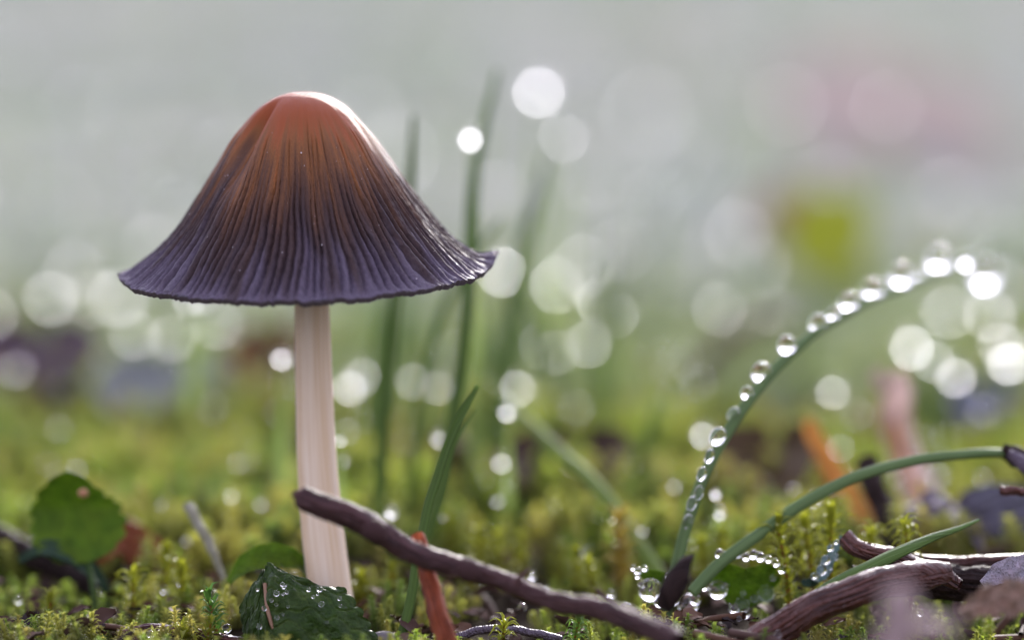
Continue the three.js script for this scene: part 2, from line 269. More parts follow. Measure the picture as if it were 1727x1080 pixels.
bladeThing([[840, 700, .335], [860, 560, .336], [880, 440, .338], [905, 330, .341], [930, 235, .344]], 40, 'hazy broad grass blade with a pointed tip beyond the cap', { t0: 0.3, tip: 0.05 });
bladeThing([[820, 760, .345], [850, 590, .345], [868, 480, .346], [882, 410, .347]], 28, 'short hazy grass blade crossing the broad pointed one', { t0: 0.5, tip: 0.2 });
bladeThing([[1120, 985, .292], [1060, 895, .297], [1000, 815, .302], [930, 750, .307], [860, 680, .313], [805, 625, .318]], 24, 'yellow green grass blade lying slantwise across the moss', { m: leafy(C(0.17, 0.24, 0.05), 0.35, 0.4), t0: 0.4, tip: 0.2 });
bladeThing([[1060, 860, .325], [1080, 780, .325], [1098, 720, .326], [1112, 675, .327]], 26, 'short soft grass blade with a brown tip by the bowed twig', { t0: 0.3, tip: 0.2 });
bladeThing([[420, 950, .33], [440, 840, .33], [470, 740, .332], [500, 650, .334]], 22, 'dim slender grass blade leaning towards the mushroom stem', { t0: 0.3, tip: 0.2 });
bladeThing([[960, 720, .36], [925, 600, .36], [895, 500, .36], [880, 450, .362]], 24, 'faint grass blade leaning back from the pointed one', { t0: 0.3, tip: 0.1 });
bladeThing([[490, 640, .39], [455, 575, .39], [400, 535, .392], [330, 515, .395], [270, 520, .4]], 26, 'faint grass blade drooping below the cap with a drop at the stem', { t0: 0.3, tip: 0.15, wide: V(0, 1, 0.5) });

for (let i = 0; i < 26; i++) { // thin crossing strands further off
  const x = i < 16 ? rr(600, 1130) : rr(40, 1700), z = rr(.325, .44), yb = 0, foot = G(x, z), dx = rr(-90, 90), h = rr(0.010, 0.024) , w = rr(0.0005, 0.0009);
  const tipP = foot.clone().add(V(dx * K * 1.3, h, rr(-0.006, 0.006))), mid = foot.clone().lerp(tipP, 0.5).add(V(-dx * K * 0.3, h * 0.08, 0)), a = taper(w, 0.3, 0.1);
  solo('grass_strand', sweep([foot.setY(foot.y - 0.001), mid, tipP], a, (t) => a(t) * 0.4, { N: 20, R: 8, wide: V(1, 0, rr(-0.8, 0.8)) }), M.strand, 'thin blurred grass strand rising out of the moss and lawn', 'grass blade', 'thin grass strands');
}
// drops strung on the arching blade (pixel, drop radius in pixels, depth)
const ordinal = ['first', 'second', 'third', 'fourth', 'fifth', 'sixth', 'seventh', 'eighth', 'ninth', 'tenth', 'eleventh', 'twelfth', 'thirteenth', 'last'];
[[1210, 737, 13, .2802, 1.3], [1236, 700, 11, .2815, 1.25], [1259, 663, 11, .2825, 1.1], [1283, 629, 17, .284, 1.06], [1326, 583, 16, .286, 1.06], [1378, 547, 16, .289, 1.1], [1404, 531, 11, .291, 1.2], [1430, 511, 17, .2932, 1.08], [1471, 490, 19, .2965, 1.08], [1518, 467, 21, .301, 1.05], [1546, 463, 11, .304, 1], [1582, 440, 23, .3085, 1.05], [1628, 440, 13, .314, 1], [1662, 464, 27, .319, 1.1]].forEach(([x, y, r, z, e], i) =>
  drop(P(x, y, z), px(r) * z / D0, `${ordinal[i]} clear dew drop up the slim arching grass blade${i === 13 ? ', hanging under its tip' : ', counted from its foot'}`, 'dew drops strung along the arching blade', { sy: e, rz: -0.55 }));
// small beads low on the same blade
for (const [x, y, r] of [[1183, 800, 8], [1178, 832, 8], [1166, 850, 8], [1160, 880, 8], [1196, 770, 8]]) drop(P(x, y, .2785), px(r), 'tiny flattened dew bead low on the slim arching grass blade', 'tiny beads low on the arching blade', { sy: 1.6, rz: -0.3 });

{ const c = new THREE.CatmullRomCurve3(dewy.map((p) => P(...p)), false, 'centripetal');
  for (let i = 0; i < 34; i++) { const p = c.getPointAt(rr(0.3, 0.97)); p.add(V(-px(rr(-3, 8)), px(rr(-2, 7)), px(rr(4, 9)))); drop(p, px(rr(1.6, 4.2)), 'fine mist droplet between the big drops of the arching blade', 'mist droplets on the arching blade', { g: ballLo, sy: rr(0.8, 1.4), rz: -0.6 }); } }

// ---------------------------------------------------------------- leaves near the mushroom
const bull = (f, h) => (u, s, w) => h * (Math.abs(noise(u * f, w * 900, 4)) * 1.6 - 0.3);
{ // round bright leaf standing at the edge of the moss
  const g = thing('round_leaf', 'round bright green scalloped leaf glowing with light, with a small brown spot', 'leaf');
  const z = .2865, ww = (t) => px(80) * Math.pow(Math.sin(Math.PI * Math.pow(clamp(t, 0.0, 1), 0.72)), 0.62) * 1.0;
  part(g, 'leaf_blade', leafGeo([P(150, 952, z), P(136, 900, z + .0015), P(122, 850, z + .002), P(114, 792, z + .0005)], ww, ww, { teeth: 0.16, nTeeth: 7, relief: (u, s) => px(7) * s * s + px(2) * noise(u * 5, s * 4) }), M.leafBright);
  part(g, 'leaf_spot', new THREE.SphereGeometry(1, 12, 8), mat({ color: C(0.4, 0.2, 0.1), roughness: 0.8 })).position.copy(P(141, 832, z - .0001)); g.children[1].scale.set(px(9), px(8), px(6));
  part(g, 'leaf_stalk', sweep([P(150, 950, z), P(156, 985, z - .001), P(165, 1050, z - .002)], () => px(5), () => px(5), { N: 16, R: 8 }), M.leafDark);
}
{ // dark leaf folded below it
  const z = .287;
  solo('folded_leaf', leafGeo([P(35, 950, z), P(80, 928, z), P(130, 945, z), P(168, 985, z), P(182, 1050, z)], (t) => px(22) * Math.sin(Math.PI * clamp(t * 0.9 + 0.08)), (t) => px(34) * Math.sin(Math.PI * clamp(t * 0.9 + 0.08)), { wide: V(0.1, -0.5, 1).normalize(), relief: (u, s) => px(8) * s * s + px(5) * noise(u * 7, s * 4) }), leafy(C(0.035, 0.06, 0.035), 0.1, 0.05), 'dark glossy leaf arched over beneath the round bright leaf', 'leaf');
}
{ // crinkled leaf in front of the stem foot
  const g = thing('crinkled_leaf', 'dark green crinkled leaf beaded with water in front of the stem foot', 'leaf');
  const z = .2712, veins = (u, s) => { // side veins slanting off the midrib, finer cross veins between them
    const q = (u - Math.abs(s) * 0.5) * 4.6 + 0.9 * noise(u * 5, s * 5, 1), d = Math.abs(q - Math.round(q)), q2 = Math.abs(s) * 7 + 1.2 * noise(u * 8, s * 8, 6), d2 = Math.abs(q2 - Math.round(q2));
    return [Math.exp(-Math.pow(d / 0.09, 2)), Math.exp(-Math.pow(d2 / 0.12, 2))]; };
  part(g, 'leaf_blade', leafGeo([P(448, 948, z + .003), P(446, 980, z + .0012), P(455, 1030, z), P(468, 1110, z - .001)], (t) => px(58) * Math.sqrt(sm(-0.02, 0.22, t)) * (0.7 + 0.3 * t), (t) => px(168) * Math.sqrt(sm(-0.02, 0.16, t)) * (0.42 + 0.58 * Math.pow(t, 0.6)), { nu: 110, nv: 110, teeth: 0.05, nTeeth: 8,
    color: (u, v) => { const s = v * 2 - 1, [a, b] = veins(u, s), k = clamp(a + 0.35 * b); return [lerp(0.85, 1.9, k), lerp(0.85, 1.55, k), lerp(0.8, 2.2, k)]; },
    relief: (u, s, w) => { const [a, b] = veins(u, s); return px(40) * s * s + px(s < 0 ? 34 : 0) * Math.abs(s) + 0.00022 * a + 0.0001 * b - 0.0005 * noise(u * 6, s * 6, 3) + 0.0004 * Math.exp(-Math.pow(w / 0.0003, 2)); } }), M.leafVeined);
  part(g, 'midrib', sweep([P(447, 985, z + .0013), P(452, 1030, z + .0003), P(463, 1070, z - .0002)], taper(px(3.5)), taper(px(3.5)), { N: 24, R: 8, bumps: 0.4 }), mat({ color: C(0.22, 0.12, 0.06), roughness: 0.5 }));
  for (let i = 0; i < 22; i++) { const t = rr(0.1, 0.95), s = rr(-0.2, 0.98); drop(P(448 + 18 * t + s * 165 * (0.28 + 0.72 * t ** 0.55), 962 + 115 * t, z - .0006 + .0019 * s * s), px(rr(2.2, 5)), 'tiny water bead on the dark crinkled leaf', 'beads on the crinkled leaf', { g: ballLo }); }
}
solo('curled_leaf', leafGeo([P(388, 985, .279), P(420, 948, .2795), P(460, 935, .28), P(505, 950, .2805), P(520, 990, .281)], (t) => px(18) * Math.sin(Math.PI * clamp(t * 0.86 + 0.1)), (t) => px(30) * Math.sin(Math.PI * clamp(t * 0.9 + 0.08)), { wide: V(0, -0.75, 0.65), relief: (u, s, w) => px(6) * s * s + bull(9, 0.0002)(u, s, w) }), M.leafBright, 'small bright green curled leaf against the pale stem', 'leaf');
{ // small drop-fringed leaves in the moss
  const z = .2795;
  const ww = (t) => px(42) * Math.pow(Math.sin(Math.PI * clamp(t * 0.94 + 0.04)), 0.6);
  solo('clover_leaf', leafGeo([P(1196, 968, z), P(1225, 972, z - .0006), P(1256, 985, z - .0008), P(1290, 972, z - .0006), P(1316, 964, z)], ww, (t) => ww(t) * 0.75, { wide: V(0, 1, 0.25), relief: (u, s, w) => bull(7, 0.00018)(u, s, w) - px(6) * s * s }), M.leafBright, 'small bright green notched leaf ringed with water drops', 'leaf');
  const ring = [[1213, 935, 8], [1226, 938, 9], [1243, 934, 8], [1258, 940, 7], [1270, 936, 8], [1282, 940, 8], [1296, 944, 7], [1308, 950, 7], [1318, 960, 8], [1193, 970, 6], [1210, 996, 16], [1292, 1002, 14], [1253, 1000, 5], [1251, 1022, 13], [1256, 1035, 9], [1238, 1028, 9], [1188, 990, 7], [1272, 1010, 7], [1303, 975, 6], [1222, 990, 7]];
  for (const [x, y, r] of ring) drop(P(x, y, z - .0011), px(r), 'clear drop fringing the small notched leaf', 'drops round the notched leaf');
  solo('clover_leaf', leafGeo([P(1078, 968, .280), P(1095, 972, .2795), P(1112, 975, .2795), P(1130, 980, .28)], (t) => px(20) * Math.sin(Math.PI * clamp(t * 0.9 + 0.06)), (t) => px(14) * Math.sin(Math.PI * clamp(t * 0.9 + 0.06)), { wide: V(0, 1, 0.4) }), M.leafBright, 'tiny green leaf at the foot of the dew-strung blade', 'leaf');
  for (const [x, y, r] of [[1068, 958, 5], [1075, 964, 6], [1087, 959, 5], [1075, 972, 5], [1083, 987, 7], [1097, 996, 20], [1112, 1016, 9], [1055, 1028, 11], [1160, 1020, 18], [1171, 1012, 10], [1127, 972, 5], [1135, 1010, 12]]) drop(P(x, y, .2785), px(r), 'clear drop gathered by the tiny leaf at the blade foot', 'drops at the blade foot');
  solo('blue_grey_leaf', leafGeo([P(1352, 985, .279), P(1380, 978, .2785), P(1402, 940, .2785), P(1420, 905, .279)], (t) => px(30) * Math.sin(Math.PI * clamp(t * 0.9 + 0.08)), (t) => px(22) * Math.sin(Math.PI * clamp(t * 0.9 + 0.08)), { wide: V(0.5, 0.5, 0.6), relief: bull(12, 0.00025) }), leafy(C(0.07, 0.13, 0.11), 0.1, 1), 'wet blue grey leaf scrap beside the moss shoots', 'leaf');
  for (const [x, y, r] of [[1400, 925, 6], [1392, 945, 8], [1408, 940, 6], [1385, 962, 9], [1372, 972, 6], [1410, 915, 4], [1398, 958, 5]]) drop(P(x, y, .2775), px(r), 'small bead on the wet blue grey leaf scrap', 'beads on the blue grey leaf');
}

// ---------------------------------------------------------------- twigs, needles and stalks
function stalk(name, pixels, w, m, label, category, o = {}) {
  const pts = pixels.map(([x, y, z]) => P(x, y, z ?? D0)); const a = o.prof ?? taper(px(w) / 2, o.t0 ?? 0.85, o.tip ?? 0.6);
  return solo(name, sweep(pts, a, (t) => a(t) * (o.thick ?? 1), { N: o.N ?? 60, R: o.R ?? 20, bumps: o.bumps ?? 0.16, bumpF: 700, jitter: o.jitter ?? 0.0002, wide: o.wide ?? V(0.2, 0.3, 1) }), m, label, category, o.group);
}
{
  const g = thing('twig', 'long brown twig slanting down in front of the mushroom stem', 'twig');
  const pts = [[500, 838, .262], [560, 862, .262], [650, 905, .262], [740, 948, .262], [860, 990, .262], [980, 1022, .259], [1080, 1055, .256], [1150, 1082, .253]].map((p) => P(...p));
  part(g, 'twig_shaft', sweep(pts, (t) => px(19 - 3 * t + 2.5 * Math.sin(t * 9)) * sm(-0.012, 0.012, t), (t) => px(19 - 3 * t + 2 * Math.sin(t * 9)) * sm(-0.012, 0.012, t), { N: 140, R: 24, bumps: 0.32, bumpF: 900, jitter: 0.0005, wide: V(0, 0.4, 1) }), M.twig);
  for (const [x, y] of [[632, 896], [790, 962]]) { const k = part(g, 'twig_knot', new THREE.SphereGeometry(1, 14, 10), M.knot); k.position.copy(P(x, y, .2618)); k.scale.set(px(26), px(19), px(19)); k.rotation.z = -0.45; }
  for (const [dx, dy, w, l] of [[0, -6, 8, 14], [2, 5, 9, 10], [1, 0, 7, 18]]) part(g, 'broken_splinter', sweep([P(508 + dx, 840 + dy, .2618), P(502 - l * 0.6, 836 + dy * 0.9, .2617)], (t) => px(w) * (1 - 0.85 * t), (t) => px(w) * (1 - 0.85 * t), { N: 6, R: 7, bumps: 0.5, wide: V(0, 0, 1) }), M.knot);
  part(g, 'side_bud', sweep([P(868, 985, .2595), P(884, 968, .259), P(894, 960, .259)], (t) => px(11) * (1 - 0.8 * t), (t) => px(9) * (1 - 0.8 * t), { N: 8, R: 8, bumps: 0.4, wide: V(0, 0, 1) }), M.knot);
}
stalk('red_stalk', [[706, 905, .266], [718, 960, .265], [735, 1020, .264], [756, 1100, .263]], 52, M.red, 'short orange red stalk propped under the brown twig', 'stalk', { t0: 0.02, thick: 0.6, prof: (t) => px(20 + 9 * t) });
stalk('fallen_twig', [[740, 730, .335], [820, 790, .335], [900, 860, .33], [955, 930, .325]], 34, M.twig, 'blurred brown twig leaning down into the moss behind the long twig', 'twig');
stalk('bowed_twig', [[1090, 760, .39], [1140, 680, .39], [1200, 600, .395], [1270, 545, .40], [1340, 540, .41]], 42, M.twig, 'faint purple brown bowed twig among the far grass', 'twig');
stalk('pale_needle', [[318, 852, .288], [345, 900, .286], [378, 978, .284]], 17, mat({ color: C(0.22, 0.21, 0.14), roughness: 0.7, bumpMap: M.twig.bumpMap, bumpScale: 0.0002 }), 'pale dry grass stub sticking out of the moss', 'stub', { t0: 0.5, tip: 0.4 });
stalk('dark_twig', [[-30, 890, .300], [40, 930, .298], [110, 965, .296], [175, 1000, .294]], 44, M.twigDark, 'dark twig end lying by the arched dark leaf', 'twig');
stalk('brown_needle', [[200, 1072, .274], [260, 1064, .274], [330, 1072, .273], [420, 1088, .272]], 20, M.bark, 'smooth brown needle lying flat along the ground', 'needle', { t0: 0.9 });
solo('seed_husk', sweep([P(112, 1088, .274), P(140, 1072, .274), P(178, 1054, .274)], (t) => px(16) * Math.sin(Math.PI * clamp(t * 0.9 + 0.06)), (t) => px(10) * Math.sin(Math.PI * clamp(t * 0.9 + 0.06)), { N: 24, R: 14, bumps: 0.2 }), M.violet, 'dark pointed seed husk on the ground by the brown needle', 'husk');
stalk('curved_needle', [[765, 1078, .274], [820, 1062, .274], [880, 1066, .274], [950, 1076, .273]], 14, M.violet, 'thin grey needle bent along the ground below the long twig', 'needle', { t0: 0.9 });
solo('pebble', new THREE.SphereGeometry(1, 24, 16), mat({ color: C(0.32, 0.28, 0.28), roughness: 0.7, bumpMap: rep(grainTex, 3, 3), bumpScale: 0.0003 }), 'small pale pebble at the foot of the mushroom', 'pebble').position.copy(P(648, 1082, .274));
scene.children.at(-1).scale.set(px(26), px(17), px(18));
stalk('orange_needle', [[1360, 710, .312], [1390, 770, .310], [1430, 840, .307], [1475, 930, .304]], 44, M.orange, 'glowing orange dry blade standing behind the bowing grass', 'dry blade', { prof: (t) => px(9 + 20 * Math.sqrt(t)), thick: 0.3, wide: V(1, 0, 0.2) });
{
  const g = thing('withered_stalk', 'pale pink withered stalk with a bent curled head', 'stalk');
  const z = .322;
  part(g, 'stalk', sweep([P(1592, 935, z - .006), P(1560, 850, z - .004), P(1525, 770, z), P(1508, 710, z), P(1512, 660, z), P(1500, 640, z), P(1482, 655, z)], (t) => px(36 - 8 * t), (t) => px(16), { N: 70, R: 18, bumps: 0.3, bumpF: 300 }), M.pink);
  part(g, 'stalk_crease', sweep([P(1560, 850, z - .0095), P(1520, 770, z - .0045), P(1506, 715, z - .0045)], (t) => px(7), () => px(3), { N: 20, R: 8 }), M.orange);
}
stalk('black_stick', [[1462, 778, .300], [1478, 830, .298], [1498, 890, .296], [1512, 950, .294]], 42, M.twigDark, 'short black stick poking up between the orange blade and the pink stalk', 'stick', { bumps: 0.4 });
solo('plum_leaf', leafGeo([P(1500, 930, .298), P(1540, 868, .3), P(1580, 850, .3), P(1625, 880, .3), P(1660, 930, .298)], (t) => px(34) * Math.sin(Math.PI * clamp(t * 0.9 + 0.06)), (t) => px(38) * Math.sin(Math.PI * clamp(t * 0.9 + 0.06)), { wide: V(0, -0.4, 0.9), relief: bull(8, 0.0006) }), M.violet, 'curled plum brown dead leaf under the pink stalk', 'dead leaf');
solo('slate_leaf', leafGeo([P(1605, 915, .302), P(1650, 872, .302), P(1700, 865, .302), P(1790, 880, .302)], (t) => px(60) * Math.sin(Math.PI * clamp(t * 0.8 + 0.12)), (t) => px(55) * Math.sin(Math.PI * clamp(t * 0.8 + 0.12)), { wide: V(0, -0.8, 0.6), relief: bull(6, 0.0008) }), mat({ color: C(0.095, 0.085, 0.12), roughness: 0.5, map: rep(leafTex, 120, 120), bumpMap: rep(leafTex, 120, 120), bumpScale: 0.0008 }), 'slate violet wet dead leaf hunched over the brown stalks', 'dead leaf');
{
  const g = thing('dark_bud', 'dark purple bud at the end of the bowing grass blade', 'bud');
  part(g, 'bud_scale', sweep([P(1690, 760, .2835), P(1722, 775, .283), P(1760, 800, .282)], (t) => px(20) * Math.sin(Math.PI * clamp(t * 0.8 + 0.15)), (t) => px(16), { N: 20, R: 12, bumps: 0.4 }), M.twigDark);
  part(g, 'bud_scale', sweep([P(1700, 765, .2825), P(1735, 790, .282), P(1770, 830, .282)], (t) => px(15) * Math.sin(Math.PI * clamp(t * 0.8 + 0.15)), (t) => px(10), { N: 20, R: 12, bumps: 0.4 }), M.violet);
}
stalk('red_brown_stub', [[1686, 828, .2795], [1705, 829, .2795], [1760, 829, .2795]], 15, M.bark, 'short shiny red brown stub jutting out above the slate leaf', 'stub', { bumps: 0.5, t0: 0.99 });
stalk('curled_stalk', [[1424, 906, .277], [1450, 928, .2765], [1500, 940, .276], [1570, 962, .275], [1620, 985, .274]], 30, M.bark, 'curled purple brown stalk arching over its neighbours', 'dead stalk');
stalk('thin_stalk', [[1490, 935, .279], [1540, 942, .279], [1600, 950, .279], [1680, 944, .279], [1760, 942, .279]], 20, M.bark, 'thin smooth brown stalk lying level on the others', 'dead stalk');
stalk('thick_stalk', [[1240, 1110, .268], [1330, 1050, .268], [1420, 1005, .268], [1520, 975, .269], [1600, 965, .27]], 52, M.bark, 'thick red brown stalk rising out of the moss', 'dead stalk', { bumps: 0.25 });
stalk('dark_log', [[1440, 985, .277], [1540, 975, .277], [1640, 985, .277], [1780, 990, .277]], 60, M.twigDark, 'dark wet stick lying beneath the brown stalks', 'stick', { bumps: 0.4 });
solo('fuzzy_leaf', leafGeo([P(1655, 985, .272), P(1690, 960, .272), P(1730, 955, .272), P(1780, 965, .272)], (t) => px(18) * Math.sin(Math.PI * clamp(t * 0.6 + 0.12)), (t) => px(34) * Math.sin(Math.PI * clamp(t * 0.6 + 0.12)), { wide: V(0, -0.8, 0.6), relief: bull(8, 0.0003) }), mat({ color: C(0.30, 0.26, 0.31), roughness: 0.9, specularIntensity: 0.3, map: rep(leafTex, 160, 160), bumpMap: rep(leafTex, 160, 160), bumpScale: 0.0006 }), 'pale lilac fuzzy leaf tip resting on the dark stick', 'dead leaf');
solo('tan_leaf', leafGeo([P(1620, 1035, .258), P(1680, 1010, .258), P(1740, 1005, .258), P(1800, 1020, .258)], (t) => px(26) * Math.sin(Math.PI * clamp(t * 0.7 + 0.12)), (t) => px(34) * Math.sin(Math.PI * clamp(t * 0.7 + 0.12)), { wide: V(0, -0.8, 0.6), teeth: 0.3, nTeeth: 5, relief: bull(8, 0.0008) }), mat({ color: C(0.26, 0.17, 0.13), roughness: 0.9, specularIntensity: 0.3, map: rep(leafTex, 160, 160), bumpMap: rep(leafTex, 120, 120), bumpScale: 0.0006 }), 'tan dead leaf on the ground under the fuzzy leaf tip', 'dead leaf');
{
  const g = thing('blurred_stalk', 'soft pink brown forked stalk close to the brown stalks', 'stalk');
  part(g, 'stalk', sweep([P(1500, 1110, .222), P(1515, 1060, .222), P(1520, 1010, .222), P(1532, 985, .222)], taper(px(24)), taper(px(20)), { N: 30, R: 14, bumps: 0.4, bumpF: 400 }), M.pinkDim);
  part(g, 'side_stalk', sweep([P(1515, 1070, .222), P(1570, 1060, .224), P(1620, 1068, .226)], taper(px(18)), taper(px(14)), { N: 24, R: 12, bumps: 0.4, bumpF: 400 }), M.pinkDim);
}
solo('bud_stub', sweep([P(1118, 1030, .262), P(1136, 990, .262), P(1156, 950, .2625), P(1170, 935, .263)], (t) => px(20) * Math.sin(Math.PI * clamp(t * 0.75 + 0.22)), (t) => px(16) * Math.sin(Math.PI * clamp(t * 0.75 + 0.22)), { N: 30, R: 14, bumps: 0.3 }), M.twigDark, 'dark brown stub between the two grass blade feet', 'stub');
solo('rust_leaf', leafGeo([P(150, 955, .297), P(205, 898, .299), P(262, 935, .299), P(330, 965, .297)], (t) => px(28) * Math.sin(Math.PI * clamp(t * 0.9 + 0.06)), (t) => px(48) * Math.sin(Math.PI * clamp(t * 0.9 + 0.06)), { wide: V(0, -0.8, 0.6), relief: bull(6, 0.0006) }), M.rust, 'rusty red dead leaf behind the round bright leaf', 'dead leaf');

// blurred things further off
function patch(name, x, y, z, w, h, m, label, tiltV = V(1, 0.1, 0)) { // a dead or green leaf, or a leaf-shaped dark gap fill, propped in the grass: midrib upright
  z = Math.min(z, zGround(y + h / 2) - 0.004);
  const pts = [P(x - w * 0.1, y + h / 2, z), P(x, y, z + 0.004), P(x + w * 0.12, y - h / 2, z + 0.012)];
  return solo(name, leafGeo(pts, (t) => px(w / 2) * z / D0 * Math.sin(Math.PI * clamp(t * 0.94 + 0.03)) ** 0.7, (t) => px(w / 2) * z / D0 * Math.sin(Math.PI * clamp(t * 0.94 + 0.03)) ** 0.7, { wide: tiltV, nu: 24, nv: 16, relief: (u, s) => 0.003 * s * s + 0.001 * noise(u * 4, s * 3) }), m, label, 'leaf');
}
patch('yellow_green_leaf', 1395, 425, .47, 150, 170, leafy(C(0.40, 0.43, 0.04), 0.6, 0.3), 'vivid yellow green leaf glowing in the far grass');
patch('brown_leaf', 1345, 385, .52, 150, 90, leafy(C(0.3, 0.16, 0.09), 0.3, 0.1), 'pale brown leaf edge above the vivid yellow green leaf');
patch('dull_pink_leaf', 1490, 210, .82, 420, 190, leafy(C(0.52, 0.45, 0.40), 0.45, 0.1), 'dull pink fallen leaf far off in the dewy lawn');
patch('dark_red_leaf', 452, 640, .405, 130, 130, leafy(C(0.13, 0.02, 0.02), 0.2, 0.1), 'dark red leaf on the ground beyond the stem');
patch('dark_plum_shade_leaf', 40, 645, .42, 270, 150, leafy(C(0.08, 0.055, 0.06), 0.1, 0.2), 'dark plum leaf heap painting in the shadowed gap beyond the mossy patch');  // dark colour stands in for shadow in the moss gap, with leaf litter
patch('slate_grey_leaf', 270, 690, .40, 230, 130, leafy(C(0.17, 0.18, 0.16), 0.1, 0.2), 'slate grey leaf lying beyond the mossy patch');
patch('dim_brown_gap_fill', 950, 825, .345, 230, 120, leafy(C(0.05, 0.03, 0.02), 0.1, 0.2), 'dim brown sheet added for a dark gap in the moss below the leaning twig');  // added leaf-shaped sheet, its dark colour stands in for a gap in the moss
patch('umber_gap_fill', 1285, 825, .345, 190, 140, leafy(C(0.07, 0.045, 0.02), 0.1, 0.2), 'umber sheet added for a dark gap in the moss between the two arching blades');  // likewise added: darkness of a moss gap put into a sheet's colour
patch('slate_stone_leaf', 1655, 720, .36, 110, 70, leafy(C(0.10, 0.11, 0.15), 0.1, 0.4), 'grey blue leaf beyond the pink withered stalk');

// ---------------------------------------------------------------- moss
function mossGeo(H, nLeaf, len, spread, s) { // one shoot: a thin stem clothed with narrow pointed leaves, a star of them at the top
  seed = s; const list = [], lean = V(rr(-0.25, 0.25), 1, rr(-0.25, 0.25));
  const at = (t) => V(lean.x * H * t * t, H * t, lean.z * H * t * t);
  const st = sweep([at(0), at(0.35), at(0.7), at(1)], (t) => 0.00022 * (1 - 0.6 * t), (t) => 0.00022 * (1 - 0.6 * t), { N: 8, R: 6 });
  for (let i = 0; i < nLeaf; i++) {
    const t = Math.pow((i + 1) / nLeaf, 0.8), az = i * 2.39996 + rr(-0.3, 0.3), top = sm(0.85, 1, t), L = len * rr(0.75, 1.2) * (0.75 + 0.45 * t), el = lerp(0.35, 1.05, top) + rr(-0.25, 0.25) - 0.2 * spread;
    const o = at(t), d = V(Math.cos(az), 0, Math.sin(az)), e = V(-Math.sin(az), 0, Math.cos(az)), w = L * 0.17, pos = [], idx = [];
    for (let k = 0; k <= 4; k++) { const q = k / 4, a = el + 0.7 * Math.sin(q * 2) - q * q * spread * 1.7, r = L * q, c = o.clone().addScaledVector(d, Math.cos(a) * r).add(V(0, Math.sin(a) * r, 0)), ww = w * (k === 4 ? 0.06 : Math.sin(0.5 + q * 2.4)); for (const sg of [-1, 0, 1]) { const p = c.clone().addScaledVector(e, sg * ww); if (sg) p.y += ww * 0.5; pos.push(p.x, p.y, p.z); } }
    for (let k = 0; k < 4; k++) for (let q = 0; q < 2; q++) { const a = k * 3 + q; idx.push(a, a + 1, a + 3, a + 1, a + 4, a + 3); }
    const g = new THREE.BufferGeometry(); g.setAttribute('position', new THREE.Float32BufferAttribute(pos, 3)); g.setAttribute('uv', new THREE.Float32BufferAttribute(pos.flatMap((_, k) => k % 3 ? [] : [0, 0]), 2)); g.setIndex(idx); g.computeVertexNormals(); list.push(g);
  }
  return [st, mergeGeometries(list)];
}
const mossKinds = [mossGeo(0.0075, 64, 0.0014, 0.35, 11), mossGeo(0.0065, 54, 0.0013, 0.55, 22), mossGeo(0.0085, 76, 0.0013, 0.4, 33), mossGeo(0.006, 60, 0.0011, 0.3, 44)];
seed = 777;
function mossShoot(x, yTop, z, kind, label, group, s = 1, m = M.moss) { // its tip at that pixel, its foot in the ground
  const H = [0.0075, 0.0065, 0.0085, 0.006][kind], o = thing('moss_shoot', label, 'moss', group);
  const topP = P(x, yTop, z); o.position.set(topP.x, topP.y - H * s, topP.z); o.scale.setScalar(s); o.rotation.y = rr(0, TAU);
  part(o, 'moss_stem', mossKinds[kind][0], M.mossStem); part(o, 'moss_leaves', mossKinds[kind][1], m).userData.kind = 'stuff'; return o;
}
mossShoot(1336, 888, .2785, 2, 'upright yellow green moss shoot with a spiky star top beside the notched leaf', undefined, 1.15);
mossShoot(1400, 872, .281, 0, 'bushy moss shoot with white tipped leaves behind the blue grey leaf scrap', undefined, 1.2);
mossShoot(1372, 880, .2825, 1, 'smaller moss shoot leaning against the bushy white tipped one', undefined, 1.1);
mossShoot(1535, 893, .2785, 1, 'lone moss shoot with pale curled leaves over the thin stalk', undefined, 1.0);
mossShoot(1460, 898, .284, 1, 'moss shoot between the orange blade and the curled stalk', undefined, 1.0);
mossShoot(268, 940, .286, 2, 'blurred golden moss shoot standing alone between leaf and stub', undefined, 1.1);
mossShoot(372, 1012, .272, 3, 'dense dark green moss shoot beside the crinkled leaf', undefined, 1.0, leafy(C(0.09, 0.2, 0.03), 0.4, 0.4));
mossShoot(1048, 885, .294, 0, 'moss shoot with amber leaves behind the dew-strung blade foot', undefined, 1.25, leafy(C(0.32, 0.24, 0.04), 0.5, 0.4));
mossShoot(845, 1052, .273, 1, 'starry moss tip in front of the long twig, beside the grey needle', undefined, 0.8);
mossShoot(962, 1040, .2715, 1, 'wide starry moss tip hugging the lower twig', undefined, 0.8, leafy(C(0.12, 0.22, 0.03), 0.5, 0.4));
mossShoot(345, 1048, .2715, 3, 'low tuft of moss by the brown needle', undefined, 0.8);
for (const [x, y, z, k] of [[790, 905, .296, 2], [840, 918, .298, 0], [885, 925, .297, 2], [760, 890, .302, 0], [970, 940, .292, 2], [1010, 955, .288, 1], [935, 935, .299, 1], [660, 960, .288, 3], [610, 985, .287, 0], [1210, 905, .296, 2], [1185, 925, .293, 0], [225, 980, .281, 1], [310, 965, .283, 0], [80, 1010, .280, 3], [330, 1068, .2725, 1], [580, 920, .302, 2], [1270, 905, .292, 0]])
  mossShoot(x, y, z, k, 'blurred yellow green moss shoot in the moss bed', 'moss shoots in the moss bed', rr(0.95, 1.2));
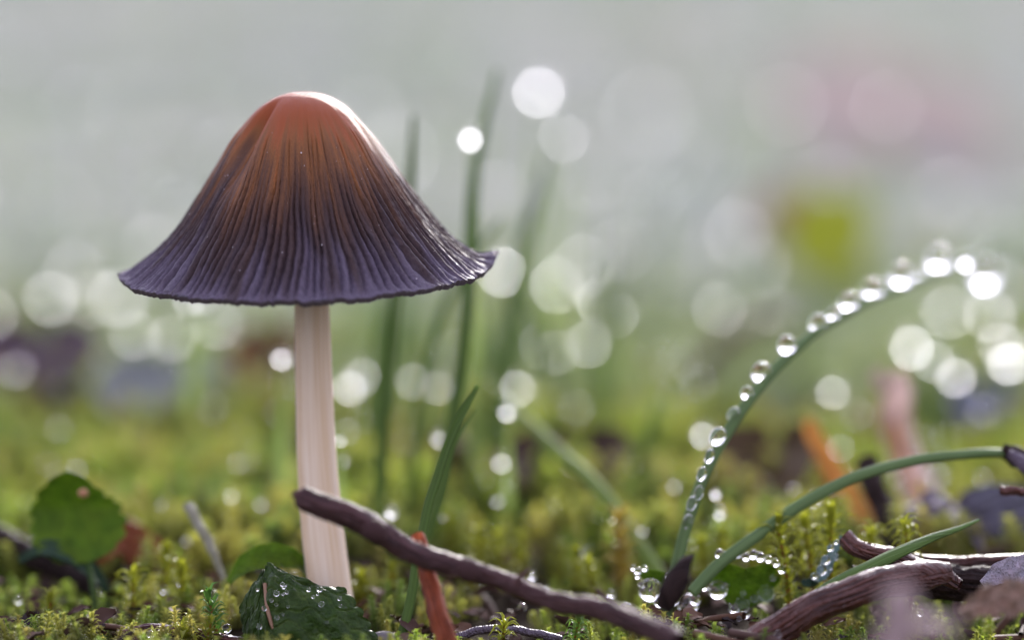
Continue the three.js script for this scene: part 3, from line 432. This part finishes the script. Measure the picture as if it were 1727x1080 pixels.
{ // the moss bed itself: a carpet nobody could count
  const per = 3600, cols = [C(0.33, 0.40, 0.05), C(0.24, 0.33, 0.04), C(0.44, 0.42, 0.08), C(0.17, 0.25, 0.04), C(0.36, 0.32, 0.08)];
  mossKinds.forEach(([st, lv], k) => {
    const o = new THREE.InstancedMesh(mergeGeometries([st, lv].map((g) => { const c = g.clone(); return c; })), M.carpet, per);
    o.name = named('moss_carpet'); o.userData = { kind: 'stuff', label: ['yellow green moss carpet round the mushroom', 'spreading star moss in the carpet', 'taller feather moss in the carpet', 'dense short moss in the carpet'][k], category: 'moss' };
    const m = new THREE.Matrix4(), q = new THREE.Quaternion(), c = new THREE.Color(); let n = 0;
    while (n < per) {
      const z = 0.25 + 0.29 * Math.pow(rnd(), 1.15), x = rr(-650, 2380), p = G(x, z);
      const cl = fbm(p.x * 60 + 5, p.z * 60, 1, 3), near = z < 0.296; if (cl < (near ? -0.09 : -0.1) || (z > 0.42 && rnd() > 0.5)) continue;
      if (Math.hypot(p.x, p.z) < 0.0022) continue;
      q.setFromEuler(new THREE.Euler(rr(-0.4, 0.4), rr(0, TAU), rr(-0.4, 0.4)));
      const s = (near ? rr(0.28, 0.5) : rr(0.4, 0.95)) * (0.75 + 0.6 * clamp(cl + 0.2)); m.compose(p.setY(p.y - 0.0015), q, V(s, s, s)); o.setMatrixAt(n, m);
      c.copy(cols[Math.floor(rnd() * 5)]).lerp(cols[Math.floor(clamp(noise(p.x * 40, p.z * 40) + 0.5) * 4.99)], 0.6).multiplyScalar(rr(0.8, 1.2)); o.setColorAt(n, c); n++;
    }
    scene.add(o); o.castShadow = o.receiveShadow = true;
  });
}

{ // crumbs of dead leaf and needle on the soil, and fine dew in the moss
  const flake = leafGeo([V(-0.5, 0, 0), V(0, 0.12, 0.05), V(0.5, 0, 0)], (t) => 0.28 * Math.sin(Math.PI * clamp(t * 0.9 + 0.05)), (t) => 0.34 * Math.sin(Math.PI * clamp(t * 0.92 + 0.05)), { wide: V(0, 0.15, 1), nu: 6, nv: 4, th: 0.04, relief: (u, s) => 0.1 * s * s + 0.08 * noise(u * 5, s * 3) });
  const needle = sweep([V(-0.5, 0, 0), V(0, 0.05, 0.04), V(0.5, 0, 0)], () => 0.05, () => 0.045, { N: 6, R: 6, wide: V(0, 0, 1) });
  const cols = [C(0.05, 0.025, 0.016), C(0.09, 0.045, 0.025), C(0.025, 0.016, 0.014), C(0.13, 0.085, 0.06), C(0.07, 0.04, 0.03)];
  for (const [nm, g, n, s0, s1, label] of [['leaf_litter', flake, 1500, 0.0009, 0.0026, 'crumbled brown leaf litter between the moss'], ['needle_litter', needle, 160, 0.003, 0.008, 'scattered brown needles between the moss']]) {
    const o = new THREE.InstancedMesh(g, mat({ color: 0xffffff, roughness: 0.75, specularIntensity: 0.35 }), n), m = new THREE.Matrix4(), q = new THREE.Quaternion(); o.name = nm; o.userData = { kind: 'stuff', label, category: 'litter' };
    for (let i = 0; i < n; i++) { let p; do p = G(rr(-200, 1930), 0.262 + 0.16 * Math.pow(rnd(), 1.4)); while (p.z > -0.002 && p.x > -0.012 && p.x < 0.003); const s = rr(s0, s1); p.y += rr(-0.0003, 0.0016); q.setFromEuler(new THREE.Euler(rr(-0.7, 0.7), rr(0, TAU), rr(-0.5, 0.5))); m.compose(p, q, V(s, s, s)); o.setMatrixAt(i, m); o.setColorAt(i, cols[Math.floor(rnd() * 5)]); }
    o.castShadow = o.receiveShadow = true; scene.add(o);
  }
  const n = 260, o = new THREE.InstancedMesh(new THREE.SphereGeometry(1, 14, 10), M.water, n), m = new THREE.Matrix4(); o.name = 'moss_dew'; o.userData = { kind: 'stuff', label: 'fine dew beads sprinkled through the moss', category: 'dew' };
  for (let i = 0; i < n; i++) { const z = 0.266 + 0.14 * rnd(), p = G(rr(-50, 1780), z), s = rr(0.00012, 0.00038); p.y += z < 0.296 ? rr(0.0004, 0.0026) : rr(0.0025, 0.0065); m.makeScale(s, s, s).setPosition(p); o.setMatrixAt(i, m); }
  scene.add(o);
}

// ---------------------------------------------------------------- dewy lawn
const lawnDrops = [];
// sunlit drops told apart as blurred discs: pixel, disc width in pixels; the width of a disc gives the drop's distance
const zOf = (dpx, x, y) => { let z = FOCUS / (1 - dpx / 260), p; while (p = P(x, y, z), p.y < terrain(p.x, p.z) + 0.007 && z > 0.3) z -= 0.004; return z; };
for (const [x, y, d, r] of [[912, 148, 88, 1.0], [1095, 187, 168, 1.15], [952, 228, 88, .5], [797, 230, 44, .62], [625, 185, 125, .6], [672, 255, 150, 1.1], [945, 473, 98, .95], [1013, 500, 78, .8], [1041, 528, 76, .5], [850, 450, 86, .95], [594, 648, 62, .7], [615, 630, 88, .6], [477, 602, 40, .45], [90, 497, 96, .9], [130, 455, 125, .8], [205, 495, 140, 1.0], [160, 500, 110, .7], [322, 500, 60, .5], [345, 497, 66, .4], [262, 415, 135, .7], [875, 650, 66, .6], [857, 693, 34, .4], [743, 738, 34, .42], [577, 777, 28, .32], [575, 743, 24, .2], [1187, 730, 48, .5], [1540, 578, 88, .95], [1575, 605, 84, .6], [1612, 630, 90, .75], [1702, 603, 122, 1.0], [1405, 657, 92, .5], [1600, 520, 120, .8], [1670, 525, 130, .8], [1005, 735, 78, .4], [1040, 735, 74, .4], [848, 778, 58, .4], [1212, 865, 40, .38], [660, 865, 42, .4], [1207, 833, 34, .25], [740, 650, 60, .45], [700, 640, 90, .5], [1245, 390, 155, .7], [1280, 450, 150, .6], [1400, 370, 160, .7], [1590, 320, 130, .5], [230, 180, 200, .9], [290, 250, 180, .8], [40, 330, 160, .8], [1000, 300, 120, .5], [840, 320, 110, .5], [300, 360, 150, .7], [420, 560, 130, .8], [500, 540, 110, .7], [370, 540, 120, .7], [1240, 545, 140, .5], [1010, 620, 110, .4], [230, 560, 140, .7], [30, 620, 130, .5], [940, 590, 90, .5], [1690, 480, 140, .7]])
  lawnDrops.push([P(x, y, zOf(d, x, y)), r * 0.00108]);
for (let i = 0; i < 60; i++) { const x = rr(-60, 1790), y = rr(60, 600), d = rr(110, 210); lawnDrops.push([P(x, y, zOf(d, x, y)), rr(0.0003, 0.0008)]); }
{
  const blades = [];
  const unit = (w, bend) => { const pos = [], idx = [], n = 5; for (let i = 0; i <= n; i++) { const t = i / n, ww = w * (1 - 0.85 * t * t), y = t, z = bend * t * t; pos.push(-ww, y, z + 0.2 * w, 0, y, z - 0.3 * w, ww, y, z + 0.2 * w); } for (let i = 0; i < n; i++) for (let k = 0; k < 2; k++) { const a = i * 3 + k; idx.push(a, a + 1, a + 3, a + 1, a + 4, a + 3); } const g = new THREE.BufferGeometry(); g.setAttribute('position', new THREE.Float32BufferAttribute(pos, 3)); g.setAttribute('uv', new THREE.Float32BufferAttribute(pos.flatMap((_, k) => k % 3 ? [] : [0, 0]), 2)); g.setIndex(idx); g.computeVertexNormals(); return g; };
  const add = (p, h, w, ry, lean, c) => blades.push([p, h, w, ry, lean, c]);
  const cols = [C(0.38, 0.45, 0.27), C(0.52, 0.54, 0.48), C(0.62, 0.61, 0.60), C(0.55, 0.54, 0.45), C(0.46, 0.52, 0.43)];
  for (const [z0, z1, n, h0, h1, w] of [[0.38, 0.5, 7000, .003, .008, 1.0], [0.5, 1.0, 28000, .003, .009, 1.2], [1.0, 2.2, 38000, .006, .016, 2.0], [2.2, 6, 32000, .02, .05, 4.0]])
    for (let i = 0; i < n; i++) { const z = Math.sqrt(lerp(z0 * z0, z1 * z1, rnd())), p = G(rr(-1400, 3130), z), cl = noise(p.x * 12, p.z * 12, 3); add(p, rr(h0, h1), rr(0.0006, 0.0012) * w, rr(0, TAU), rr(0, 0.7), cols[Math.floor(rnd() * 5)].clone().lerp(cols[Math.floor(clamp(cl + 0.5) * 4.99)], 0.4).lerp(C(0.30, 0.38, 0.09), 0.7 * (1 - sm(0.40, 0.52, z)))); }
  for (const [p, r] of lawnDrops) { const y0 = terrain(p.x, p.z); add(V(p.x, y0, p.z), Math.max(0.002, p.y - y0), 0.0006, 0, 0, C(0.16, 0.22, 0.06)); }
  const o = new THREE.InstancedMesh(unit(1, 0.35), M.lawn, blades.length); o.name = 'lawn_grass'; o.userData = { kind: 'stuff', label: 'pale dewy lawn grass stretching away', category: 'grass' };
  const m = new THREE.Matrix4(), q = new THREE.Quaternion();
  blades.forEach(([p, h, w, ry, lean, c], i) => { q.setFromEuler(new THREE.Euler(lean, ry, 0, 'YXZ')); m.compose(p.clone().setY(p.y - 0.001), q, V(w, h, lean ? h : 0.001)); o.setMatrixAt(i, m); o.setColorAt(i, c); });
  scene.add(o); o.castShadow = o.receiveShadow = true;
  for (const [p, r] of lawnDrops) drop(p, r, 'glinting dew drop on a lawn grass blade, blurred to a pale disc', 'dew drops glinting in the lawn', { m: M.waterSoft, g: ballLo });
}

renderer.render(scene, camera);
